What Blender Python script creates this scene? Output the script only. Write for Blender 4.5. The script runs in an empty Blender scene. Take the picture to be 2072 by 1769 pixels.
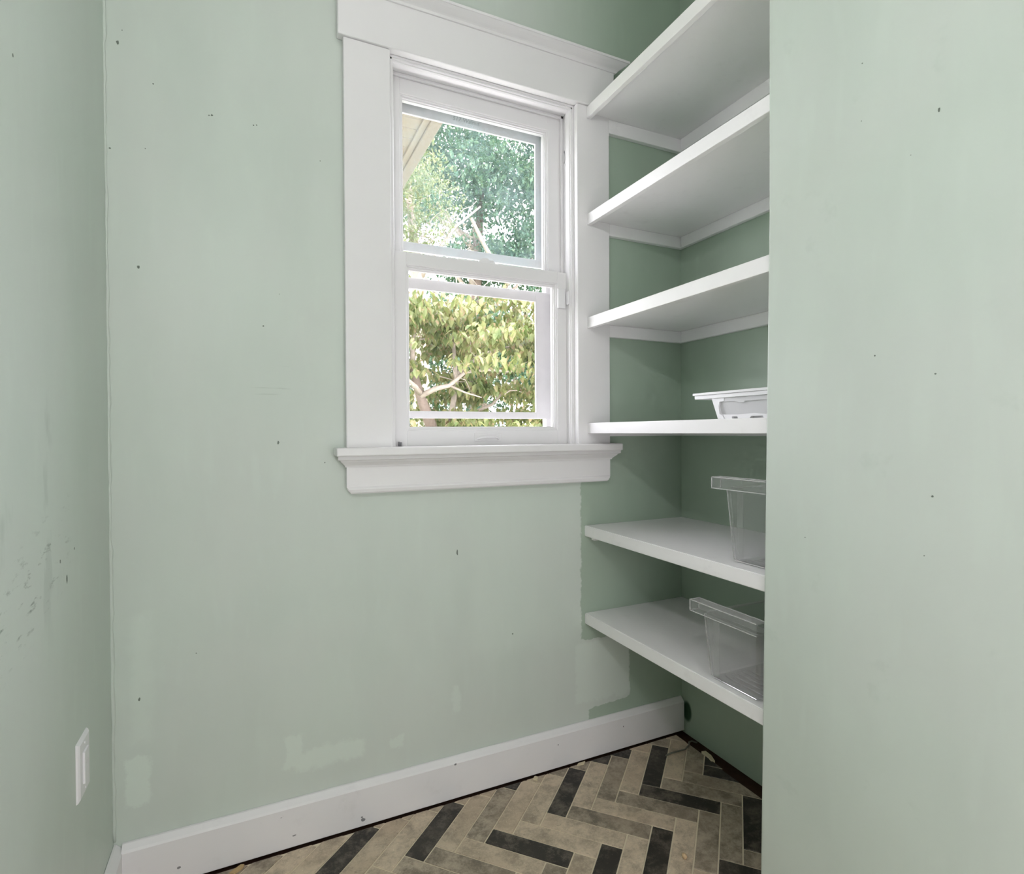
import bpy, bmesh, math, random
from mathutils import Vector, Matrix
random.seed(7)
scene = bpy.context.scene
COL = scene.collection

# ------------------------------------------------------------------ camera
F_PX = 1120.24
cd = bpy.data.cameras.new('camera'); cam = bpy.data.objects.new('camera', cd); COL.objects.link(cam)
cd.sensor_fit = 'HORIZONTAL'; cd.sensor_width = 36.0; cd.lens = F_PX * 36.0 / 2072.0
cd.clip_start = 0.02; cd.clip_end = 200
fw = Vector((.4217, .9067, -.0096)).normalized()
rt = Vector((.9067, -.4218, -.0056)); rt = (rt - fw * rt.dot(fw)).normalized()
up = rt.cross(fw)
cam.matrix_world = Matrix(((rt.x, up.x, -fw.x, .3414), (rt.y, up.y, -fw.y, -1.7317), (rt.z, up.z, -fw.z, 1.2), (0, 0, 0, 1)))
scene.camera = cam

# ------------------------------------------------------------------ sky, sun, lamps, added fills, exposure
w = bpy.data.worlds.new('world'); scene.world = w; w.use_nodes = True
bg = w.node_tree.nodes['Background']
bg.inputs[0].default_value = (.94, .92, 1.0, 1); bg.inputs[1].default_value = 9.5

def lamp(kind, name, loc, power, color=(1, 1, 1), **kw):
    l = bpy.data.lights.new(name, kind); l.energy = power; l.color = color
    for k, v in kw.items(): setattr(l, k, v)
    o = bpy.data.objects.new(name, l); COL.objects.link(o); o.location = loc
    return o
sun = lamp('SUN', 'sun', (6, -4, 12), 5.0, (1, .95, .86), angle=math.radians(.6))
sun.rotation_euler = Vector((-.62, .42, -.9)).to_track_quat('-Z', 'Y').to_euler()
lamp('POINT', 'ceiling_lamp', (.60, -.95, 2.85), 2.2, (1, .925, .985), shadow_soft_size=.07)
lamp('POINT', 'flash_bounce', (.08, -1.90, 2.15), 24, (1, .925, .985), shadow_soft_size=.05)  # stands in for flash bounced off the upper left wall
lamp('POINT', 'point_fill', (.95, -2.05, 1.05), 5, (1, .925, .985), shadow_soft_size=.12)  # fill light added beside the viewpoint, no fixture
d = lamp('AREA', 'rear_fill', (.88, -2.57, .75), 13, (1, .925, .985), shape='RECTANGLE', size=1.1, size_y=1.4)  # fill panel added in front of the rear wall, no door modelled
d.rotation_euler = (math.radians(90), 0, 0)

scene.view_settings.view_transform = 'Standard'; scene.view_settings.look = 'None'
scene.view_settings.gamma = 1; scene.view_settings.use_curve_mapping = False
scene.view_settings.exposure = -0.06
cy = scene.cycles
cy.max_bounces = 7; cy.diffuse_bounces = 5; cy.use_light_tree = False; cy.glossy_bounces = 2; cy.transmission_bounces = 4; cy.transparent_max_bounces = 10
cy.sample_clamp_indirect = 6.0; cy.use_adaptive_sampling = True; cy.adaptive_threshold = .1; cy.adaptive_min_samples = 16; cy.caustics_reflective = False; cy.caustics_refractive = False

# ------------------------------------------------------------------ helpers: node materials
class NT:
    def __init__(s, name):
        s.m = bpy.data.materials.new(name); s.m.use_nodes = True; s.t = s.m.node_tree
        s.b = s.t.nodes['Principled BSDF']; s.out = s.t.nodes['Material Output']
    def n(s, typ, **kw):
        q = s.t.nodes.new(typ)
        for k, v in kw.items(): setattr(q, k, v)
        return q
    def put(s, sock, v):
        if isinstance(v, bpy.types.NodeSocket): s.t.links.new(v, sock)
        elif isinstance(v, (tuple, list)) and sock.type == 'RGBA' and len(v) == 3: sock.default_value = (*v, 1)
        else: sock.default_value = v
    def math(s, op, a, b=0.0, clamp=False):
        q = s.n('ShaderNodeMath', operation=op, use_clamp=clamp); s.put(q.inputs[0], a); s.put(q.inputs[1], b); return q.outputs[0]
    def sm(s, v, lo, hi):
        q = s.n('ShaderNodeMapRange', interpolation_type='SMOOTHSTEP')
        s.put(q.inputs[0], v); q.inputs[1].default_value = lo; q.inputs[2].default_value = hi; return q.outputs[0]
    def mix(s, f, a, b, blend='MIX'):
        q = s.n('ShaderNodeMix', data_type='RGBA', blend_type=blend)
        s.put(q.inputs[0], f); s.put(q.inputs[6], a); s.put(q.inputs[7], b); return q.outputs[2]
    def pos(s):
        q = s.n('ShaderNodeNewGeometry'); return q.outputs['Position']
    def obj(s):
        q = s.n('ShaderNodeTexCoord'); return q.outputs['Object']
    def xyz(s, v):
        q = s.n('ShaderNodeSeparateXYZ'); s.put(q.inputs[0], v); return q.outputs
    def sc(s, v, k, off=(0, 0, 0)):
        q = s.n('ShaderNodeMapping'); s.put(q.inputs[0], v); q.inputs['Scale'].default_value = k; q.inputs['Location'].default_value = off; return q.outputs[0]
    def noise(s, v, scale, detail=3, rough=.5):
        q = s.n('ShaderNodeTexNoise'); s.put(q.inputs['Vector'], v); q.inputs['Scale'].default_value = scale
        q.inputs['Detail'].default_value = detail; q.inputs['Roughness'].default_value = rough; return q.outputs[0]
    def bump(s, h, dist=.002, strength=.5, prev=None):
        q = s.n('ShaderNodeBump'); q.inputs['Distance'].default_value = dist; q.inputs['Strength'].default_value = strength
        s.put(q.inputs['Height'], h)
        if prev is not None: s.put(q.inputs['Normal'], prev)
        return q.outputs[0]
    def done(s, color=None, rough=.5, spec=.3, normal=None):
        if color is not None: s.put(s.b.inputs['Base Color'], color)
        s.put(s.b.inputs['Roughness'], rough); s.b.inputs['Specular IOR Level'].default_value = spec
        if normal is not None: s.put(s.b.inputs['Normal'], normal)
        return s.m

def simple(name, col, rough=.5, spec=.3, var=.06, scale=20, bump=0.0):
    t = NT(name); p = t.obj(); nz = t.noise(p, scale)
    c = t.mix(nz, tuple(x * (1 - var) for x in col), tuple(min(1, x * (1 + var)) for x in col))
    return t.done(c, rough, spec, t.bump(nz, .001, bump) if bump else None)

M = {}
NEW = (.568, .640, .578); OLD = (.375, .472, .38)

def box_mask(t, a, b, a0, a1, b0, b1, e=.004):
    m = t.math('MULTIPLY', t.sm(a, a0 - e, a0 + e), t.math('SUBTRACT', 1.0, t.sm(a, a1 - e, a1 + e)))
    n = t.math('MULTIPLY', t.sm(b, b0 - e, b0 + e), t.math('SUBTRACT', 1.0, t.sm(b, b1 - e, b1 + e)))
    return t.math('MULTIPLY', m, n)

def plaster(name, kind):
    t = NT(name); P = t.pos(); x, y, z = t.xyz(P)
    streak = t.noise(t.sc(P, (4, 4, 1.6)), 1.0, 3, .55)
    brush = t.noise(t.sc(P, (24, 24, 5.0)), 1.0, 2, .5)
    blot = t.noise(P, 2.3, 2, .6)
    def tone(c, k=.03):
        a = t.mix(t.sm(streak, .3, .7), tuple(q * (1 - k) for q in c), tuple(q * (1 + k) for q in c))
        a = t.mix(t.sm(blot, .35, .65), a, t.mix(.35, a, (c[0] * 1.06, c[1] * .99, c[2] * 1.03)))
        return t.mix(t.math('MULTIPLY', t.sm(brush, .55, .75), .35), a, tuple(min(1, q * 1.06) for q in c))
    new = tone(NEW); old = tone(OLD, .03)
    edge = t.math('MULTIPLY', t.math('SUBTRACT', t.noise(P, 24, 4, .7), .5), .036)
    if kind == 'back':
        xe = t.math('ADD', x, edge); ze = t.math('ADD', z, edge)
        low = t.math('SUBTRACT', 1.0, t.sm(ze, .425, .435))
        ed = t.math('ADD', 1.423, t.math('MULTIPLY', t.math('MULTIPLY', low, t.sm(ze, .168, .19)), .217))
        ed = t.math('ADD', ed, t.math('MULTIPLY', t.math('SUBTRACT', 1.0, t.sm(ze, .18, .19)), .03))
        ed = t.math('ADD', ed, t.math('MULTIPLY', t.sm(z, 1.2, 1.3), .1))
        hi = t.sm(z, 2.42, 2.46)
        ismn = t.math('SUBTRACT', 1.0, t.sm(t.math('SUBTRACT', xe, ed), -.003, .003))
        top = t.math('SUBTRACT', 1.0, t.sm(x, 1.0, 1.75))  # shade above the window head painted in by blending towards the old colour
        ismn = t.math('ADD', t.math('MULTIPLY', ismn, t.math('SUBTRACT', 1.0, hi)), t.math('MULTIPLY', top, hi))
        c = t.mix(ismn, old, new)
        pale = None
        ex = t.math('ADD', x, t.math('MULTIPLY', edge, 1.4)); ez = t.math('ADD', z, t.math('MULTIPLY', edge, 1.8))
        for (a0, a1, b0, b1, k, e) in ((.415, .46, .22, .318, .7, .006), (.44, .64, .205, .262, .75, .01), (.028, .082, .222, .35, .75, .006),
                                       (.042, .085, .38, .72, .4, .02), (.72, .76, .205, .24, .6, .005), (.925, .95, .27, .36, .45, .008),
                                       (1.40, 1.64, .2, .42, .45, .008), (.99, 1.42, .45, .98, .25, .05)):
            mk = t.math('MULTIPLY', box_mask(t, ex, ez, a0, a1, b0, b1, e), k)
            pale = mk if pale is None else t.math('MAXIMUM', pale, mk)
        c = t.mix(t.math('MULTIPLY', pale, ismn), c, (.655, .74, .665))
        # thin horizontal scratches left of the window
        ln = t.noise(t.sc(P, (6, 1, 150)), 1.0, 2, .5)
        sm_ = t.math('MULTIPLY', box_mask(t, x, z, .345, .43, 1.30, 1.42, .02), t.sm(ln, .62, .68))
        c = t.mix(t.math('MULTIPLY', sm_, .3), c, (.30, .36, .31))
    elif kind == 'left':
        c = new
        # dark scuffs: a diagonal belt of short rubbed marks
        a = t.math('ADD', z, t.math('MULTIPLY', y, -.28))       # belt axis
        belt = t.math('MULTIPLY', t.sm(a, .985, 1.07), t.math('SUBTRACT', 1.0, t.sm(a, 1.10, 1.22)))
        belt = t.math('MULTIPLY', belt, t.math('MULTIPLY', t.sm(y, -1.0, -.75), t.math('SUBTRACT', 1.0, t.sm(y, -.42, -.30))))
        mr = t.n('ShaderNodeMapping'); t.put(mr.inputs[0], P); mr.inputs['Rotation'].default_value = (math.radians(35), 0, 0); mr.inputs['Scale'].default_value = (1, 16, 60)
        nz = t.noise(mr.outputs[0], 1.0, 4, .65)
        sp = t.math('MULTIPLY', t.sm(nz, .57, .70), belt)
        c = t.mix(t.math('MULTIPLY', sp, .75), c, (.12, .16, .13))
        fa = t.math('MULTIPLY', t.sm(t.noise(t.sc(P, (10, 14, 5)), 1.0, 3), .56, .68), box_mask(t, y, z, -1.1, -.35, .85, 1.3, .08))
        c = t.mix(t.math('MULTIPLY', fa, .22), c, (.26, .32, .28))
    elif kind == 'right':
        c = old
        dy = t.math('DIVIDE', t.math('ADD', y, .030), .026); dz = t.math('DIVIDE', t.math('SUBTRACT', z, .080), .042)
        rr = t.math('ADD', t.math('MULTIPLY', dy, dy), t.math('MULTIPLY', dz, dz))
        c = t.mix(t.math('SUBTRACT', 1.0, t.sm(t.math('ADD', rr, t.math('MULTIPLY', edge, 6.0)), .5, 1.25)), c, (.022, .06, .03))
    else:
        c = new
        sc_ = t.math('MULTIPLY', t.sm(t.noise(t.sc(P, (9, 9, 9)), 1.0, 4, .6), .62, .72), .12)
        c = t.mix(sc_, c, (.34, .42, .36))
    lum = t.noise(P, 11, 3, .5)
    nb = t.bump(lum, .004, .3)
    return t.done(c, .42, .28, nb)
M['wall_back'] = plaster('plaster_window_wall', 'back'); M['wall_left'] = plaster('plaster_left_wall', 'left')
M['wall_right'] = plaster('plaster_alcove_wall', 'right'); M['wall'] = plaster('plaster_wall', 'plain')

def white_paint(name, col=(.79, .785, .79), chips=0.0, rough=.38):
    t = NT(name); P = t.pos()
    nz = t.noise(P, 9, 3); c = t.mix(nz, tuple(q * .975 for q in col), tuple(min(1, q * 1.02) for q in col))
    if chips:
        a = t.noise(P, 34, 5, .7); b = t.noise(P, 5, 2)
        mk = t.math('MULTIPLY', t.sm(a, .70, .725), t.sm(b, .50, .6))
        c = t.mix(t.math('MULTIPLY', mk, chips), c, (.16, .15, .15))
        gr = t.math('MULTIPLY', t.sm(t.noise(t.sc(P, (14, 14, 14)), 1.0, 5, .7), .55, .8), .16)
        c = t.mix(gr, c, (.45, .44, .43))
    fine = t.noise(P, 30, 2)
    return t.done(c, rough, .35, t.bump(fine, .001, .2))
M['white'] = white_paint('white_gloss_paint'); M['white_worn'] = white_paint('white_paint_chipped', chips=.8)
M['shelf'] = white_paint('white_shelf_paint', (.87, .865, .87), chips=.25)
M['ceiling'] = simple('ceiling_paint', (.82, .82, .80), .7, .2, .02)
M['storm'] = simple('storm_frame_white', (.70, .69, .70), .45, .3, .06, 30, .2)
M['plastic'] = simple('white_plastic', (.80, .80, .815), .3, .4, .02)
M['tray'] = simple('tray_plastic', (.60, .60, .61), .35, .3, .03)
M['dark'] = simple('dark_speck', (.17, .20, .17), .8, .1, .2)
M['grey'] = simple('grey_metal', (.22, .22, .23), .4, .5, .2)
M['pencil'] = simple('pencil_grey', (.36, .36, .37), .8, .1, .1)

def tile_mat(name, base, dark, mud, k):
    t = NT(name); P = t.pos(); oi = t.n('ShaderNodeObjectInfo')
    off = t.n('ShaderNodeVectorMath', operation='ADD'); cmb = t.n('ShaderNodeCombineXYZ')
    r = t.math('MULTIPLY', oi.outputs['Random'], 37.0)
    for i in range(3): t.put(cmb.inputs[i], r)
    t.put(off.inputs[0], P); t.put(off.inputs[1], cmb.outputs[0]); V = off.outputs[0]
    cloud = t.noise(V, 15, 7, .8); spk = t.noise(V, 80, 4, .7); fine = t.noise(V, 210, 3, .6)
    c = t.mix(t.sm(cloud, .46 - k, .64), dark, base)
    c = t.mix(t.math('MULTIPLY', t.sm(t.noise(V, 6, 3), .45, .7), .5), c, mud)
    c = t.mix(t.math('MULTIPLY', t.sm(spk, .60, .72), .45), c, tuple(q * .45 for q in dark))
    c = t.mix(t.math('MULTIPLY', t.sm(fine, .64, .74), .45), c, tuple(min(1, q * 1.7 + .05) for q in base))
    v = t.math('ADD', .9, t.math('MULTIPLY', oi.outputs['Random'], .2))
    hs = t.n('ShaderNodeHueSaturation'); t.put(hs.inputs['Value'], v); t.put(hs.inputs['Color'], c)
    return t.done(hs.outputs[0], .48, .35, t.bump(spk, .0012, .3))
M['tile_L'] = tile_mat('tile_light', (.63, .52, .385), (.31, .255, .19), (.54, .42, .30), .15)
M['tile_M'] = tile_mat('tile_mid', (.47, .395, .30), (.19, .16, .12), (.37, .295, .22), .10)
M['tile_D'] = tile_mat('tile_dark', (.14, .12, .095), (.03, .027, .023), (.065, .055, .045), .02)
M['grout'] = simple('grout', (.74, .66, .50), .85, .1, .1, 60, .4)
M['subfloor'] = simple('subfloor_wood', (.045, .022, .015), .8, .15, .6, 40, .5)

def glass(name, film=0.0, tint=(.99, .99, .99)):
    t = NT(name); t.t.nodes.remove(t.b)
    tr = t.n('ShaderNodeBsdfTransparent'); t.put(tr.inputs[0], tint)
    gl = t.n('ShaderNodeBsdfGlossy'); gl.inputs['Roughness'].default_value = .02
    fr = t.n('ShaderNodeLayerWeight'); fr.inputs[0].default_value = .5
    sch = t.math('ADD', .012, t.math('MULTIPLY', t.math('POWER', fr.outputs['Facing'], 5.0), .5))
    ms = t.n('ShaderNodeMixShader'); t.put(ms.inputs[0], sch); t.put(ms.inputs[1], tr.outputs[0]); t.put(ms.inputs[2], gl.outputs[0])
    o = ms.outputs[0]
    if film:      # bluish film with vertical streaks
        P = t.pos(); x, y, z = t.xyz(P)
        st = t.noise(t.sc(P, (70, 1, 5)), 1.0, 4, .6); bl = t.noise(t.sc(P, (7, 1, 9)), 1.0, 3, .6)
        f = t.math('ADD', t.math('MULTIPLY', t.sm(st, .35, .75), .35), t.math('MULTIPLY', t.sm(bl, .35, .65), .65))
        f = t.math('MULTIPLY', t.math('ADD', f, .25), film)
        df = t.n('ShaderNodeBsdfDiffuse'); t.put(df.inputs[0], (.60, .80, .88)); tl = t.n('ShaderNodeBsdfTranslucent'); t.put(tl.inputs[0], (.60, .80, .88))
        m1 = t.n('ShaderNodeMixShader'); m1.inputs[0].default_value = .5; t.put(m1.inputs[1], df.outputs[0]); t.put(m1.inputs[2], tl.outputs[0])
        m2 = t.n('ShaderNodeMixShader'); t.put(m2.inputs[0], f); t.put(m2.inputs[1], o); t.put(m2.inputs[2], m1.outputs[0]); o = m2.outputs[0]
    t.t.links.new(o, t.out.inputs[0]); return t.m
M['glass'] = glass('window_glass'); M['glass_film'] = glass('window_glass_filmed', .085)

def clear_plastic(name, base):
    t = NT(name); t.t.nodes.remove(t.b)
    tr = t.n('ShaderNodeBsdfTransparent'); t.put(tr.inputs[0], (.985, .985, .987))
    gl = t.n('ShaderNodeBsdfGlossy'); gl.inputs['Roughness'].default_value = .12; t.put(gl.inputs[0], (.95, .95, .95))
    df = t.n('ShaderNodeBsdfDiffuse'); t.put(df.inputs[0], (.8, .8, .81))
    m0 = t.n('ShaderNodeMixShader'); m0.inputs[0].default_value = .5; t.put(m0.inputs[1], gl.outputs[0]); t.put(m0.inputs[2], df.outputs[0])
    lw = t.n('ShaderNodeLayerWeight'); lw.inputs[0].default_value = .5
    sc_ = t.math('MULTIPLY', t.sm(t.noise(t.sc(t.pos(), (40, 40, 12)), 1.0, 4, .65), .55, .8), .05)
    f = t.math('ADD', t.math('ADD', t.math('MULTIPLY', t.math('POWER', lw.outputs['Facing'], 2.5), .7), base), sc_, True)
    m1 = t.n('ShaderNodeMixShader'); t.put(m1.inputs[0], f); t.put(m1.inputs[1], tr.outputs[0]); t.put(m1.inputs[2], m0.outputs[0])
    t.t.links.new(m1.outputs[0], t.out.inputs[0]); return t.m
M['clear'] = clear_plastic('clear_plastic', .05); M['edge_highlight'] = clear_plastic('clear_plastic_highlight', .62)  # second, whiter mix paints bright edge glints on the bins

def leaf_mat(name, a, b, c3):
    t = NT(name); P = t.pos(); nz = t.noise(P, 3.0, 3); n2 = t.noise(P, 14, 2)
    c = t.mix(t.sm(nz, .35, .65), a, b); c = t.mix(t.math('MULTIPLY', t.sm(n2, .52, .68), .8), c, c3)
    t.put(t.b.inputs['Base Color'], c); t.b.inputs['Roughness'].default_value = .45; t.b.inputs['Specular IOR Level'].default_value = .4
    tl = t.n('ShaderNodeBsdfTranslucent'); t.put(tl.inputs[0], c)
    ms = t.n('ShaderNodeMixShader'); ms.inputs[0].default_value = .28
    t.put(ms.inputs[1], t.b.outputs[0]); t.put(ms.inputs[2], tl.outputs[0]); t.t.links.new(ms.outputs[0], t.out.inputs[0]); return t.m
M['leaf_dog'] = leaf_mat('dogwood_leaf', (.09, .13, .036), (.22, .235, .09), (.30, .205, .125))
M['leaf_far'] = leaf_mat('far_leaf', (.045, .11, .066), (.10, .18, .10), (.20, .25, .145))
M['leaf_mid'] = leaf_mat('locust_leaf', (.11, .155, .05), (.21, .235, .105), (.28, .245, .165))
M['bark'] = simple('bark_pale', (.30, .255, .21), .85, .1, .35, 25, .6)
M['bark_dark'] = simple('bark_dark', (.16, .125, .10), .9, .1, .35, 25, .6)
M['grass'] = simple('lawn', (.20, .25, .12), .9, .1, .3, 8, .4)
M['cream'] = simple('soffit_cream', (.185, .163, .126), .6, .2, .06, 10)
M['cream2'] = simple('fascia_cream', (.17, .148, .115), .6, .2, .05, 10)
M['slab_pale'] = simple('bounce_slab_pale', (.66, .64, .62), .85, .15, .06, 6)  # surface of the added daylight bounce slab
M['roof'] = simple('roof_shingle', (.10, .095, .09), .9, .1, .3, 30)
M['pebble'] = simple('pebble_tan', (.55, .40, .24), .6, .3, .2, 90, .3)
M['chipwood'] = simple('chip_wood', (.52, .38, .20), .8, .1, .2, 60, .3)
M['chippale'] = simple('chip_pale', (.68, .60, .42), .8, .1, .1, 60, .3)
M['wire'] = simple('grey_strap', (.16, .16, .13), .5, .3, .2)

# ------------------------------------------------------------------ helpers: geometry
WL = {}
def finish(name, bm, mat, parent=None, smooth=False, origin=None):
    bmesh.ops.recalc_face_normals(bm, faces=bm.faces)
    me = bpy.data.meshes.new(name)
    vs = [v.co for v in bm.verts]
    if origin is None:
        lo = Vector([min(v[i] for v in vs) for i in range(3)]); hi = Vector([max(v[i] for v in vs) for i in range(3)])
        origin = Vector(((lo.x + hi.x) / 2, (lo.y + hi.y) / 2, lo.z))
    origin = Vector(origin)
    for v in bm.verts: v.co -= origin
    if smooth:
        for f in bm.faces: f.smooth = True
    bm.to_mesh(me); bm.free()
    if mat: me.materials.append(M[mat] if isinstance(mat, str) else mat)
    o = bpy.data.objects.new(name, me); COL.objects.link(o); WL[o] = origin
    if parent: o.parent = parent; o.location = origin - WL[parent]
    else: o.location = origin
    return o
def empty(name, loc):
    o = bpy.data.objects.new(name, None); COL.objects.link(o); o.location = loc; o.empty_display_size = .1; WL[o] = Vector(loc); return o
def tag(o, label=None, cat=None, group=None, kind=None):
    for k, v in (('label', label), ('category', cat), ('group', group), ('kind', kind)):
        if v: o[k] = v
    return o
def bx(bm, x0, x1, y0, y1, z0, z1, bev=0.0, seg=2):
    r = bmesh.ops.create_cube(bm, size=1.0); vs = r['verts']
    for v in vs:
        v.co = Vector((x0 + (v.co.x + .5) * (x1 - x0), y0 + (v.co.y + .5) * (y1 - y0), z0 + (v.co.z + .5) * (z1 - z0)))
    if bev:
        es = list({e for v in vs for e in v.link_edges})
        bmesh.ops.bevel(bm, geom=es, offset=bev, segments=seg, affect='EDGES', profile=.5)
    return bm
def boxo(name, dims, mat, parent=None, bev=0.0, seg=2):
    return finish(name, bx(bmesh.new(), *dims, bev, seg), mat, parent)
def prism(bm, prof, axis, a0, a1, cut0=None, cut1=None):
    """closed 2D profile extruded along axis 'x' (prof=(y,z)), 'y' (prof=(x,z)) or 'z' (prof=(x,y)); cut*(p) adds a per-point end offset"""
    def pt(p, a):
        return {'x': (a, p[0], p[1]), 'y': (p[0], a, p[1]), 'z': (p[0], p[1], a)}[axis]
    A = [bm.verts.new(pt(p, a0 + (cut0(p) if cut0 else 0))) for p in prof]
    B = [bm.verts.new(pt(p, a1 + (cut1(p) if cut1 else 0))) for p in prof]
    n = len(prof)
    for i in range(n): bm.faces.new((A[i], A[(i + 1) % n], B[(i + 1) % n], B[i]))
    bm.faces.new(A); bm.faces.new(B[::-1]); return bm
def tube(bm, pts, rad, seg=8):
    pts = [Vector(p) for p in pts]; rings = []
    for i, p in enumerate(pts):
        t = (pts[min(i + 1, len(pts) - 1)] - pts[max(i - 1, 0)]).normalized()
        a = t.orthogonal().normalized() if i == 0 else (rings_a - t * rings_a.dot(t)).normalized()
        rings_a = a; b = t.cross(a); r = rad[i] if isinstance(rad, (list, tuple)) else rad
        rings.append([bm.verts.new(p + (a * math.cos(k * 2 * math.pi / seg) + b * math.sin(k * 2 * math.pi / seg)) * r) for k in range(seg)])
    for i in range(len(rings) - 1):
        for k in range(seg): bm.faces.new((rings[i][k], rings[i][(k + 1) % seg], rings[i + 1][(k + 1) % seg], rings[i + 1][k]))
    bm.faces.new(rings[0]); bm.faces.new(rings[-1][::-1]); return bm
def blob(bm, c, r, seg=10, rng=None, jit=.12):
    q = bmesh.ops.create_uvsphere(bm, u_segments=seg, v_segments=max(5, seg // 2 + 1), radius=1)
    for v in q['verts']:
        k = 1 + (random.random() - .5) * jit
        v.co = Vector((c[0] + v.co.x * r[0] * k, c[1] + v.co.y * r[1] * k, c[2] + v.co.z * r[2] * k))
    return bm

# ------------------------------------------------------------------ the room shell
XR = 1.897; XP = 1.432; YB = -2.60; ZC = 3.10
OX0, OX1, OZ0, OZ1 = .700, 1.430, 1.105, 2.415
bm = bmesh.new()
bx(bm, -.14, OX0, 0, .13, -.9, ZC + .1); bx(bm, OX1, XR + .14, 0, .13, -.9, ZC + .1)
bx(bm, OX0, OX1, 0, .13, -.9, OZ0); bx(bm, OX0, OX1, 0, .13, OZ1, ZC + .1)
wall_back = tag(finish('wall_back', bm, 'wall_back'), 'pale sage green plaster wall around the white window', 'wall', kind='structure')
wall_left = tag(boxo('wall_left', (-.14, 0, YB, 0, -.2, ZC + .1), 'wall_left'), 'sage green wall with dark scuffs above the switch plate', 'wall', kind='structure')
wall_right = tag(boxo('wall_right', (XR, XR + .14, YB, 0, -.2, ZC + .1), 'wall_right'), 'darker green wall at the back of the shelf alcove', 'wall', kind='structure')
bm = bmesh.new()
# partition block beside the shelves: its free corner leans a little and is rounded off
def ye(z): return -.7815 - .0168 * z + (.006 if z > 2 else 0) * 0
prof_n = 6
lv = [(-.05), .35, .8, 1.2, 1.7, 2.2, ZC + .05]
rows = []
for z in lv:
    y = ye(min(z, 1.75)); r = .007; ring = []
    for k in range(prof_n + 1):
        a = math.pi / 2 * k / prof_n
        ring.append(bm.verts.new((XP + r - r * math.sin(a) * 1.0 if False else XP + r * (1 - math.cos(math.pi / 2 - a)), y - r + r * math.sin(math.pi / 2 - a) if False else y - r * (1 - math.sin(math.pi / 2 - a)), z)))
    ring = [bm.verts.new((XR - .001, y, z))] + ring + [bm.verts.new((XP, YB, z)), bm.verts.new((XR - .001, YB, z))]
    rows.append(ring)
for i in range(len(rows) - 1):
    n = len(rows[i])
    for k in range(n): bm.faces.new((rows[i][k], rows[i][(k + 1) % n], rows[i + 1][(k + 1) % n], rows[i + 1][k]))
bm.faces.new(rows[0]); bm.faces.new(rows[-1])
wall_part = tag(finish('wall_partition', bm, 'wall'), 'plain sage green wall in the right foreground hiding the shelf ends', 'wall', kind='structure')
tag(boxo('wall_front', (-.14, XR + .14, YB - .14, YB, -.2, ZC + .1), 'wall'), 'sage green wall behind the viewer', 'wall', kind='structure')
tag(boxo('ceiling', (-.14, XR + .14, YB - .14, 0, ZC, ZC + .1), 'ceiling'), 'plain white ceiling above the pantry', 'ceiling', kind='structure')

# floor: dark subfloor, grout bed, herringbone tiles one by one
floor = tag(boxo('floor', (-.14, XR + .14, YB, 0, -.2, -.012), 'subfloor'), 'herringbone floor of brown and charcoal tiles with pale grout', 'floor', kind='structure')
FX0, FY1 = .002, -.031
def xr_edge(y):     # ragged right edge of the tiling: an uneven dark gap remains along the alcove wall
    return 1.838 + .018 * math.sin(y * 9 + 1.0) + .008 * math.sin(y * 31)
def clip(poly, f):
    out = []
    for i in range(len(poly)):
        a, b = poly[i], poly[(i + 1) % len(poly)]; fa, fb = f(a), f(b)
        if fa >= 0: out.append(a)
        if (fa >= 0) != (fb >= 0):
            k = fa / (fa - fb); out.append((a[0] + (b[0] - a[0]) * k, a[1] + (b[1] - a[1]) * k))
    return out
def inroom(poly):
    for f in (lambda p: p[0] - FX0, lambda p: FY1 - p[1], lambda p: p[1] - (YB + .003)):
        poly = clip(poly, f)
        if len(poly) < 3: return []
    if poly:
        cy = sum(p[1] for p in poly) / len(poly); xe = xr_edge(cy) if cy > ye(0) else XP - .002
        poly = clip(poly, lambda p: xe - p[0])
    return poly
TW = .06357; TA = math.radians(-47.11); U = (math.cos(TA), math.sin(TA)); V = (-U[1], U[0]); TO = (1.208, -.2495)
def wp(u, v): return (TO[0] + TW * (u * U[0] + v * V[0]), TO[1] + TW * (u * U[1] + v * V[1]))
TONE = {('A', 0, 0): 'M', ('A', 1, 0): 'L', ('A', 2, 0): 'M', ('A', 3, 0): 'D', ('A', 4, 0): 'M', ('A', 5, 0): 'M', ('A', 6, 0): 'D',
        ('A', -1, 0): 'L', ('A', -2, 0): 'L', ('A', -3, 0): 'D', ('A', -4, 0): 'L', ('A', -5, 0): 'M', ('A', -6, 0): 'M', ('A', -7, 0): 'L',
        ('B', 0, 0): 'L', ('B', 1, 0): 'M', ('B', 2, 0): 'L', ('B', 3, 0): 'D', ('B', 4, 0): 'L', ('B', 5, 0): 'M', ('B', 6, 0): 'D',
        ('B', -1, 0): 'D', ('B', -2, 0): 'L', ('B', -3, 0): 'L', ('B', -4, 0): 'M', ('B', -5, 0): 'L', ('B', -6, 0): 'D', ('B', -7, 0): 'L',
        ('B', -8, 0): 'L', ('B', -9, 0): 'D', ('B', -10, 0): 'L', ('B', -11, 0): 'L', ('B', -12, 0): 'M',
        ('B', 0, 1): 'D', ('B', -1, 1): 'L', ('B', -2, 1): 'D', ('B', -3, 1): 'L', ('B', -4, 1): 'M', ('B', 1, 1): 'L', ('B', 2, 1): 'M',
        ('B', 3, 1): 'M', ('B', 4, 1): 'D', ('A', 3, 1): 'D', ('A', 4, 1): 'M'}
rng = random.Random(3)
G = .0021 / TW
gb = bmesh.new()
g0 = {}
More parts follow.
